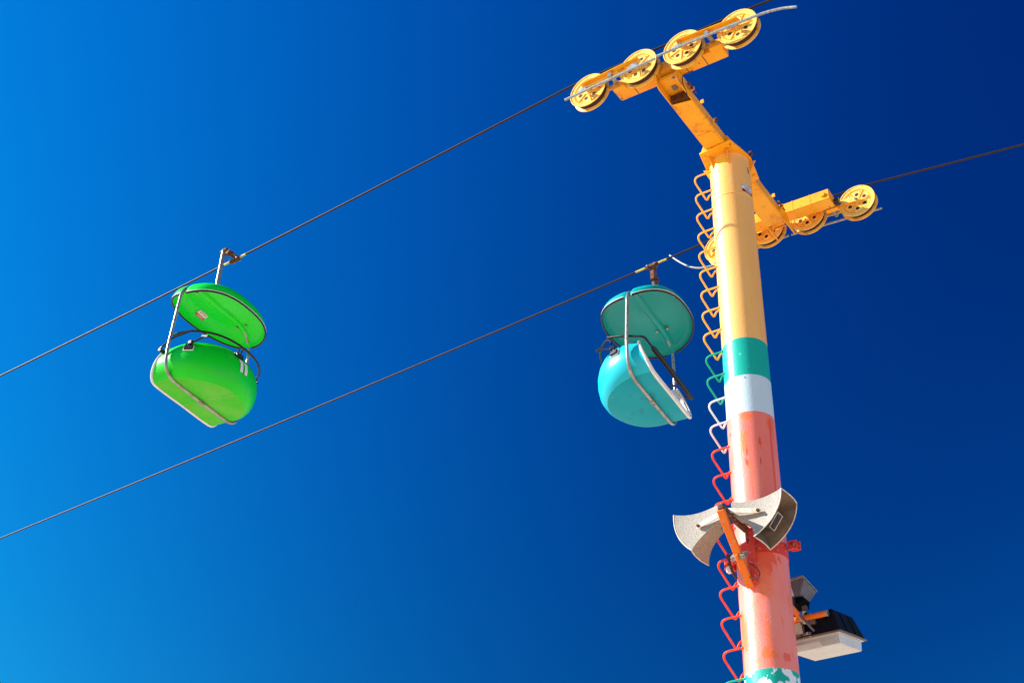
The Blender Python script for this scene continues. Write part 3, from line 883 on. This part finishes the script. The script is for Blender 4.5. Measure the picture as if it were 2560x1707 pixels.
        for q in (-.037, -.022, -.007):
            quad(flip * q - .003, flip * q + .003, -.072, .072, .009).build('print_line', M_red_ink, st, local=True)
        for q in (.024, .037):
            quad(flip * q - .002, flip * q + .002, -.060, .060, .012).build('print_line', M_label, st, local=True)
    # --- lap bar, rear hoop, brackets
    rear = []
    for i in range(37):
        th = math.radians(8 + (215 - 8) * i / 36)
        cx, cy = sup(PI / 2 + th - math.radians(0), 2.2)
        rear.append(V((.63 * cx, .72 * cy, .635 - .0 * i)))
    rear = rear[:]
    rear = [p for p in rear if not (p.x > -.30 and p.y < 0)]
    rear += [rear[-1] + V((.05, -.045, -.055)), rear[-1] + V((.085, -.08, -.14))]
    rear[0] = V((.03, .715, .635))
    rh = MB().tube(fillet(rear, .05, 3), .0155, 10).build('rear_hoop', M_black, t, local=True)
    lap = fillet([(-.30, -.70, .62), (-.08, -.74, .555), (lapx, -.755, lapz), (lapx, .80, lapz - .02), (-.03, .76, .545), (-.28, .70, .62)], [0, .06, .06, .05, .05, 0], 6)
    lb = MB().tube(lap, .0155, 10).build('lap_bar', M_black, t, local=True)
    MB().tube([(lapx, -.52, lapz - .003), (lapx, -.46, lapz - .004), (lapx, .52, lapz - .014), (lapx, .80, lapz - .02)], [.017, .033, .034, .026], 12).build('bar_pad', M_pad, lb, local=True)
    for (ti, tj, ang) in ((.23, 8, 0), (.77, 8, 0), (.545, 9, 1)):
        ii = int(ti * (NA - 1))
        c = rings[tj][ii].copy()
        e_a = (rings[tj][ii + 1] - rings[tj][ii - 1]).normalized(); e_b = (rings[min(tj + 1, len(rings) - 1)][ii] - rings[tj - 1][ii]).normalized()
        n_out = e_a.cross(e_b).normalized()
        if n_out.dot(V((c.x, c.y, 0))) < 0: n_out = -n_out
        by = c.y
        ex = e_a
        ey = n_out.cross(ex).normalized()
        R = Matrix((ex, ey, n_out)).transposed()
        c += n_out * .008
        MB().box(c - n_out * .004, (.14, .085, .012), R).build('bracket_plate', M_label if (not ang and (MM.to_3x3() @ V((0, by, 0))).y < 0) else M_black, t, local=True, bevel=.004)
        MB().box(c + n_out * .014, (.12, .07, .026), R).build('bracket_pad', M_pad, t, local=True, bevel=.008)
        MB().cyl(c + n_out * .01, c + V((0, 0, .115)) + (V((-.05, 0, 0)) if ang else V((0, 0, 0))), .012, 8).cyl(c + ex * .045 + n_out * .02, c + ex * .02 + V((0, 0, .10)), .009, 8).build('bracket_post', M_black, t, local=True)
        if not ang and (MM.to_3x3() @ V((0, by, 0))).y < 0:
            s = 1 if by > 0 else -1
            MB().cyl(c + V((-.02, 0, .07)), c + V((-.20, -s * .03, .135)), .013, 8).box(c + V((-.22, -s * .035, .142)), (.11, .032, .032), Matrix.Rotation(-.35, 3, 'Y')).build('gas_strut', M_black, t, local=True)
            MB().box(c + V((-.02, 0, .08)), (.07, .05, .06)).build('hinge_block', M_black, t, local=True, bevel=.008)
    # --- hanger and grip (world points)
    hp = [inv @ V(p) for p in hang_pts]
    hg = MB().tube(fillet(hp, .12, 6), .032 / scale, 12).build('hanger', M_steel, t, local=True)
    gmb = MB()
    gpos, kind = grip
    gp = V(gpos)
    hv = V(hang_pts[-1])
    if kind == 'side':
        gmb.cyl(hv + V((-.05, 0, -.02)), hv + V((.07, 0, .0)), .034, 10)
        gmb.box(hv + V((.05, .03, -.035)), (.14, .075, .08), Matrix.Rotation(.45, 3, 'Y'))
        gmb.cyl(hv + V((.04, .02, -.02)), gp + V((.02, 0, .04)), .042, 10, .036)
    else:
        gmb.box((gp + hv) / 2, (.065, .09, abs(hv.z - gp.z) + .10))
        gmb.cyl(hv + V((0, 0, -.12)), hv + V((.01, 0, .02)), .045, 10)
        gmb.cyl(hv + V((-.05, 0, -.06)), hv + V((.07, -.02, -.07)), .022, 8)
    gmb.build('grip_arm', M_rust, hg, bevel=.006)
    MB().box(gp + V((0, 0, -.012)), (.20, .062, .072), Matrix.Rotation(-.08, 3, 'Y')).build('grip_jaw', M_rust, hg, bevel=.015, seg=2)
    for s in (-1, 1):
        MB().cyl(gp + V((s * .06, -.05, -.01)), gp + V((s * .06, .05, -.01)), .014, 6).build('grip_bolt', M_steel, hg)
    # --- number on the back
    if number:
        def shell_pt(yl, zl):
            # intersect the tub surface from behind
            best = None
            for i in range(len(prof) - 1):
                z0 = prof[i][2]; z1 = prof[i + 1][2]
            for (a, b) in zip(prof, prof[1:]):
                za = a[2] + .015 * max(0, (a[2] - .2) / .3) - .06 * max(0, 1 - a[2] / .45); zb = b[2] + .015 * max(0, (b[2] - .2) / .3) - .06 * max(0, 1 - b[2] / .45)
                if za <= zl <= zb and zb > za:
                    k = (zl - za) / (zb - za)
                    ax = a[0] + (b[0] - a[0]) * k; ay = a[1] + (b[1] - a[1]) * k
                    x = -ax * (1 - min(.999, abs(yl / ay)) ** 1.95) ** (1 / 1.95)
                    return V((x, yl, zl))
            return V((-.5, yl, zl))
        no = None
        for k, yo in enumerate((.075, -.010)):
            for (dy0, dy1, z0, z1) in ((-.024, .022, .215, .405), (.018, .040, .36, .405)):
                vs = [shell_pt(yo + dy0 + (dy1 - dy0) * i / 2, z0 + (z1 - z0) * j / 6) for i in range(3) for j in range(7)]
                vs = [p + V((-.007, -.003 if p.y < 0 else .003, .003)) for p in vs]
                MB().add(vs, [(i * 7 + j, i * 7 + j + 1, i * 7 + j + 8, i * 7 + j + 7) for i in range(2) for j in range(6)]).build('chair_number', M_label, t, local=True, smooth=0)
    return t

Mg = Matrix.Translation((-7.08, -1.76, 9.28)) @ Matrix.Rotation(PI + math.radians(6), 4, 'Z')
chair('bright green two seat chair with a white 11 on its rounded back', Mg, 1.0, (M_gshell, M_gcan, M_gseam, M_gfloor),
      [(-7.10, -1.80, 10.91), (-7.10, -1.86, 11.15), (-7.10, -1.86, 11.785)], ((-6.96, UP_Y, rope_z(-1, -6.96)), 'side'), number='11', sticker=(.40, -.09, 0, 1), lip=.315)
Mt = Matrix.Translation((-2.13, 1.745, 9.56)) @ Matrix.Rotation(math.radians(5.5), 4, 'Z')
chair('turquoise two seat chair with a teal canopy and white rimmed front beside the pole', Mt, 1.07, (M_tshell, M_tcan, M_tseam, M_tfloor),
      [(-2.15, 1.80, 11.12), (-2.14, 1.93, 11.4), (-2.137, 1.95, 11.76)], ((-2.13, LO_Y, rope_z(1, -2.13)), 'under'), sticker=(.44, -.20, 0, 1), lip=.25, drop=.15, dome=.36, lapx=.225, lapz=.445)

# ------------------------------------------------------------------ speaker bracket and horns
br = thing('speaker_bracket', 'chipped orange diagonal strut and rusty arm clamped to the coral part of the pole', 'bracket', (0, -.27, 5.6))
bx = -.02
a, b = V((bx, -.885, 6.175)), V((bx, -.285, 5.575))
d = (b - a).normalized(); up = V((1, 0, 0)).cross(d).normalized()
def bar(a, b, w, h, name, mat, parent, bevel=.004, **kw):
    d = (V(b) - V(a)); L_ = d.length; d.normalize()
    sx = V((1, 0, 0)); sx = (sx - d * sx.dot(d)).normalized() if abs(d.x) < .9 else V((0, 1, 0))
    sz = d.cross(sx)
    R = Matrix((sx, d, sz)).transposed()
    return MB().box((V(a) + V(b)) / 2, (w, L_, h), R).build(name, mat, parent, bevel=bevel, **kw)
bar(a, b, .078, .045, 'diagonal_strut', M_orange, br)
bar((bx + .005, -.30, 6.20), (bx + .005, -.90, 6.205), .06, .055, 'horizontal_arm', M_rust, br)
bar((bx + .04, -.31, 5.60), (bx + .04, -.31, 6.20), .085, .05, 'wall_channel', M_red, br)
k_ = a.lerp(b, .60)
sx = V((1, 0, 0)); R = Matrix((sx, d, sx.cross(d))).transposed()
MB().box(k_, (.155, .05, .075), R).build('clamp_plate', M_steel, br, bevel=.004)
MB().box(k_ - sx.cross(d) * -.0 + V((.0, -.03, -.02)), (.030, .062, .062), R).build('clamp_hook', M_orange, br, bevel=.004)
for sgn in (-1, 1):
    MB().cyl(k_ + V((sgn * .062, -.05, -.05)), k_ + V((sgn * .062, .08, .08)), .010, 6).build('clamp_bolt', M_steel, br)
# band round the pole with lugs
rb_ = poleR(6.0)
MB().lathe([(rb_ - .005, 5.95), (rb_ + .006, 5.95), (rb_ + .006, 6.10), (rb_ - .005, 6.10)], n=96, closed=True).build('pole_band', M_red, br, label='coral red band round the pole')
for (c, ang) in (((.335, .02, 6.08), .1), ((-.315, -.12, 5.945), .35)):
    MB().box(c, (.10, .035, .10), Matrix.Rotation(ang, 3, 'Z')).box(V(c) + V((.02, .045, 0)), (.10, .02, .10), Matrix.Rotation(ang, 3, 'Z')).build('band_lug', M_red, br, bevel=.005)
    MB().cyl(V(c) + V((.01, -.05, 0)), V(c) + V((.01, .09, 0)), .014, 6).build('lug_bolt', M_rust, br)
MB().box((-.30, -.16, 5.88), (.05, .05, .07)).build('junction_box', M_trim, br, bevel=.006)
MB().box((-.27, -.2, 6.00), (.05, .06, .06)).build('cable_gland', M_rust, br, bevel=.006)
MB().tube(fillet([(-.26, -.22, 5.99), (-.25, -.26, 5.9), (-.22, -.27, 5.80), (-.19, -.24, 5.72)], .05, 5), .014, 8).build('conduit', M_rust, br)
MB().tube(fillet([(-.06, -.40, 5.86), (-.08, -.38, 5.777), (-.046, -.38, 5.689), (.004, -.38, 5.642), (.069, -.38, 5.612), (.118, -.38, 5.621), (.130, -.38, 5.665), (.091, -.38, 5.730), (.016, -.37, 5.80)], .03, 4), .0045, 6).build('loose_wire', M_ink, br)
MB().tube(fillet([(.0, -.50, 6.26), (.04, -.47, 6.17), (.06, -.46, 6.06), (.045, -.43, 5.98)], .04, 4), .008, 6).tube(fillet([(.03, -.55, 6.25), (.07, -.48, 6.12), (.06, -.44, 5.99)], .04, 4), .007, 6).build('speaker_wires', M_rust, br)

def horn(label, throat, mouth, side):
    """throat / mouth: four corners each: near-top, near-bottom, far-bottom, far-top"""
    c0 = sum((V(p) for p in throat), V()) / 4
    t = thing('horn_speaker', label, 'loudspeaker', c0, group='pair of horn speakers')
    T = [V(p) for p in throat]; Mo = [V(p) for p in mouth]
    cm = sum(Mo, V()) / 4
    axis = (cm - c0).normalized()
    NS, NE = 18, 10
    def flare(k): return (math.exp(2.3 * k) - 1) / (math.exp(2.3) - 1)
    def secpt(k, e, u, shrink=0.0):
        """k along the axis, edge e (0..3), u along the edge"""
        P = []
        for i in range(4):
            lin_t, lin_m = T[i], Mo[i]
            base = c0.lerp(cm, k)
            w = flare(k)
            off = (lin_t - c0) * (1 - w) + (lin_m - cm) * w
            P.append(base + off)
        p = P[e].lerp(P[(e + 1) % 4], u)
        # mouth edges bow outwards
        bow = 4 * u * (1 - u) * k ** 3
        ln = (Mo[(e + 1) % 4] - Mo[e]).length
        p += axis * bow * ln * (.135 if e % 2 == 0 else .07)
        if shrink:
            c = c0.lerp(cm, k); dd = (p - c)
            p = p - dd.normalized() * shrink
        return p
    ring = [(e, i / NE) for e in range(4) for i in range(NE)]
    n = len(ring)
    vs = [secpt(k / (NS - 1), e, u) for k in range(NS) for (e, u) in ring]
    fs = [(k * n + i, k * n + (i + 1) % n, (k + 1) * n + (i + 1) % n, (k + 1) * n + i) for k in range(NS - 1) for i in range(n)]
    fs.append(tuple(reversed(range(n))))
    MB().add(vs, fs).build('horn_shell', M_horn, t, smooth=38)
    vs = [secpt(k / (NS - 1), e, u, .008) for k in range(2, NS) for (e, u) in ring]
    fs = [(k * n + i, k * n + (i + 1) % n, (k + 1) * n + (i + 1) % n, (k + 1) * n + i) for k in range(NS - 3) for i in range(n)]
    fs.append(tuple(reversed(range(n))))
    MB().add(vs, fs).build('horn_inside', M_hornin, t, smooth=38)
    rim = [secpt(1, e, u, .004) for (e, u) in ring]
    MB().tube(rim, .0065, 8, closed=True).build('mouth_lip', M_strap, t, smooth=50)
    # re-entrant inner horn mouth: a small square frame on the axis
    ctr = c0.lerp(cm, .95) + (Mo[3] - Mo[0]).normalized() * .055
    e1 = (Mo[0] - Mo[1]).normalized(); e2 = (Mo[3] - Mo[0]).normalized()
    fr = [ctr + e1 * a_ * .085 + e2 * b_ * .055 for a_, b_ in ((1, -1), (-1, -1), (-1, 1), (1, 1))]
    bk = [p - axis * .16 + (ctr - p) * .25 for p in fr]
    MB().add(fr + bk, [(0, 1, 5, 4), (1, 2, 6, 5), (2, 3, 7, 6), (3, 0, 4, 7), (4, 5, 6, 7)]).build('inner_horn', M_fixture, t, solid=.004, smooth=0)
    MB().tube(fr, .006, 6, closed=True).build('inner_mouth_frame', M_strap, t, smooth=0)
    return t, secpt
yn = -.69
thL = [(-.105, yn + .01, 6.365), (-.105, yn + .01, 6.19), (-.115, -.50, 6.17), (-.105, -.50, 6.355)]
moL = [(-.645, yn, 6.365), (-.458, yn, 5.918), (-.425, -.375, 5.872), (-.630, -.375, 6.33)]
hL, secL = horn('speckled grey horn loudspeaker left of the orange strut, its brown underside showing', thL, moL, -1)
thR = [(.0, yn + .02, 6.35), (-.0, yn + .02, 6.20), (.02, -.46, 6.19), (.02, -.46, 6.34)]
moR = [(.560, yn, 6.350), (.228, yn, 5.900), (.232, -.325, 5.905), (.565, -.325, 6.345)]
hR, secR = horn('speckled grey horn loudspeaker showing its open dark mouth, in front of the coral pole', thR, moR, 1)
# strap from bolt to bolt
for hh, q0, q1 in ((hL, (-.365, yn - .008, 6.165), (-.04, yn - .055, 6.235)), (hR, (.297, yn - .008, 6.168), (-.03, yn - .052, 6.235))):
    q0, q1 = V(q0), V(q1)
    d_ = (q1 - q0).normalized()
    u_ = V((0, 1, 0)).cross(d_); u_ = u_ if u_.z > 0 else -u_
    nrm_ = d_.cross(u_)
    w2 = .026
    pts = [q0 - d_ * .02 + u_ * w2 * math.sin(a_) * 1.0 + d_ * (-.02 * math.cos(a_)) for a_ in [PI / 2 + PI * i / 8 - PI / 2 - PI / 2 for i in range(9)]]
    poly = [q0 + u_ * w2 * math.cos(PI * i / 8) - d_ * w2 * math.sin(PI * i / 8) for i in range(9)] + [q1 - u_ * w2, q1 + u_ * w2]
    st_ = MB().prism(poly, (0, .010, 0)).build('yoke_strap', M_strap, hh, bevel=.002)
    MB().lathe([(0, -.022), (.012, -.022), (.018, -.014), (.018, .012), (0, .012)], q0, axis='Y', n=10).build('yoke_bolt', M_rust, st_)

# ------------------------------------------------------------------ floodlights on the pipe behind the pole
pp = thing('pipe_bracket', 'orange pipe bracket sticking out from behind the coral pole', 'bracket', (.1, .25, 5.5))
MB().tube([(-.12, .44, 5.455), (.474, .44, 5.468)], .031, 20, cap=False).build('cross_pipe', M_orange, pp)
MB().lathe([(.026, 0), (.033, 0), (.033, .022), (.026, .022)], (.455, .44, 5.4675), axis='X', n=20, closed=True).build('pipe_end', M_rail, pp)
MB().tube([(.465, .44, 5.468), (.30, .44, 5.466)], .027, 16, cap=False).build('pipe_bore', M_hornin, pp)
MB().tube([(.150, .20, 5.565), (.185, .44, 5.47)], .028, 16).build('stub_pipe', M_orange, pp)
MB().lathe([(.031, -.006), (.037, -.006), (.037, .006), (.031, .006)], (.30, .44, 5.465), axis='X', n=20, closed=True).build('pipe_clip', M_orange, pp)
MB().lathe([(.031, -.006), (.036, -.006), (.036, .006), (.031, .006)], (.19, .44, 5.4625), axis='X', n=20, closed=True).build('pipe_clip', M_strap, pp)

# large shoebox light, tilted
bl = thing('shoebox_floodlight', 'large black shoebox floodlight with a white ribbed lens, under the orange pipe', 'floodlight', (.26, .86, 5.35))
P0 = V((.56, .498, 5.291)); E1 = V((-1, 0, -.012)); E2 = V((0, .735, .154)); W = .60
n2 = V((0, -.154, .735)).normalized()
def PB(a_, b_, h): return P0 + E1 * a_ * W + E2 * b_ + n2 * h
MB().hexa([PB(0, 0, .0), PB(1, 0, .0), PB(1, 1, .0), PB(0, 1, .0)], [PB(.10, .06, .235), PB(.9, .06, .235), PB(.9, .86, .235), PB(.10, .86, .235)]).build('housing', M_fixblk, bl, bevel=.006)
for bb in (.30, .62):
    A0, A1 = PB(-.012, bb, .02), PB(.088, bb - .01, .228)
    MB().hexa([A0, PB(.03, bb, .02), PB(.03, bb + .07, .02), PB(-.012, bb + .07, .02)], [A1, PB(.14, bb - .01, .228), PB(.14, bb + .05, .228), PB(.088, bb + .05, .228)]).build('cooling_fin', M_fixblk, bl, bevel=.003)
# door frame and lens
def frame_box(a0, a1, b0, b1, h0, h1): return MB().hexa([PB(a0, b0, h0), PB(a1, b0, h0), PB(a1, b1, h0), PB(a0, b1, h0)], [PB(a0, b0, h1), PB(a1, b0, h1), PB(a1, b1, h1), PB(a0, b1, h1)])
frame_box(-.02, 1.02, -.016, 1.016, -.014, .004).build('door_frame', M_hornin, bl, bevel=.003)
frame_box(.02, .98, .015, .985, -.018, -.0135).build('lens_frame', M_lens, bl)
lens = MB().hexa([PB(.06, .04, -.125), PB(.94, .04, -.125), PB(.94, .90, -.125), PB(.06, .90, -.125)], [PB(.045, .02, -.0175), PB(.955, .02, -.0175), PB(.955, .92, -.0175), PB(.045, .92, -.0175)]).build('lens', M_lens, bl, bevel=.008, seg=2)
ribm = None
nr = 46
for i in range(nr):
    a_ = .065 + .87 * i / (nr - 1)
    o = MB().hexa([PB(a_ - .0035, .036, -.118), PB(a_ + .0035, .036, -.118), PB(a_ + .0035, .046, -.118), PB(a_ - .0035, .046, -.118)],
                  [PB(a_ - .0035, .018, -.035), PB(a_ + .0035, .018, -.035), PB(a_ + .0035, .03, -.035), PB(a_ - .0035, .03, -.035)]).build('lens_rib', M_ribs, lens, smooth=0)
# ballast and latches on the near face
for (a0, a1, h0, h1, mt) in ((.62, .88, .03, .16, M_hornin), (.86, 1.0, .03, .15, M_fixblk), (.40, .53, .11, .16, M_hornin), (.50, .66, .012, .042, M_fixture), (.68, .80, .012, .04, M_fixture)):
    MB().hexa([PB(a0, -.05 if mt is not M_fixture else -.03, h0), PB(a1, -.05 if mt is not M_fixture else -.03, h0), PB(a1, .07, h0), PB(a0, .07, h0)],
              [PB(a0, -.05 if mt is not M_fixture else -.03, h1), PB(a1, -.05 if mt is not M_fixture else -.03, h1), PB(a1, .07, h1), PB(a0, .07, h1)]).build('gear_cover' if mt is not M_fixture else 'door_latch', mt, bl, bevel=.006)
MB().hexa([PB(.50, -.05, .115), PB(.60, -.05, .13), PB(.60, .0, .13), PB(.50, .0, .115)], [PB(.50, -.05, .15), PB(.60, -.05, .165), PB(.60, .0, .165), PB(.50, .0, .15)]).build('mounting_clip', M_strap, bl, bevel=.003)
MB().tube(fillet([(.10, .30, 5.64), (.14, .34, 5.55), (.21, .39, 5.47), (.27, .41, 5.37), (.31, .45, 5.31)], .06, 5), .012, 8).build('supply_cable', M_fixture, bl)

# small grey floodlight aimed up
sl = thing('small_floodlight', 'small grey finned floodlight peeping from behind the pole above the orange pipe', 'floodlight', (.16, .47, 5.6))
def QB(x, y, z): return V((x, y, z))
bt = [(.02, .42, 5.70), (.20, .42, 5.715), (.235, .60, 5.69), (.02, .60, 5.68)]
tp = [(.0, .40, 5.875), (.275, .40, 5.885), (.30, .66, 5.82), (.0, .66, 5.81)]
MB().hexa(bt, tp).build('housing', M_fixture, sl, bevel=.008, seg=2)
MB().hexa([V(p) + V((-.01, -.01, 0)) if i in (0,) else V(p) + V((.01, -.012 if i < 2 else .012, 0)) for i, p in enumerate(tp)], [V(p) + V((0, -.012 if i < 2 else .012, .028)) for i, p in enumerate(tp)]).build('lens_rim', M_rail, sl, bevel=.004)
for i in range(7):
    z = 5.625 + .011 * i
    k = i / 6
    MB().box((.118 + .01 * k, .51, z), (.20 + .02 * k, .19 - .0 * k, .005)).build('fin', M_fixblk, sl)
MB().box((.118, .51, 5.66), (.17, .15, .07)).build('fin_core', M_fixblk, sl)
for x in (.075, .205):
    MB().tube(fillet([(x, .50, 5.66), (x, .50, 5.56), (x + (.0 if x > .1 else .03), .46, 5.49)], .03, 4), .013, 8).build('yoke', M_rust, sl)
MB().box((.21, .50, 5.58), (.05, .05, .09)).build('swivel', M_hornin, sl, bevel=.008)
MB().box((.03, .392, 5.83), (.05, .02, .09)).build('hinge', M_label, sl, bevel=.004)
MB().box((.05, .38, 5.862), (.035, .02, .03)).build('latch', M_ink, sl, bevel=.003)

bpy.context.view_layer.update()
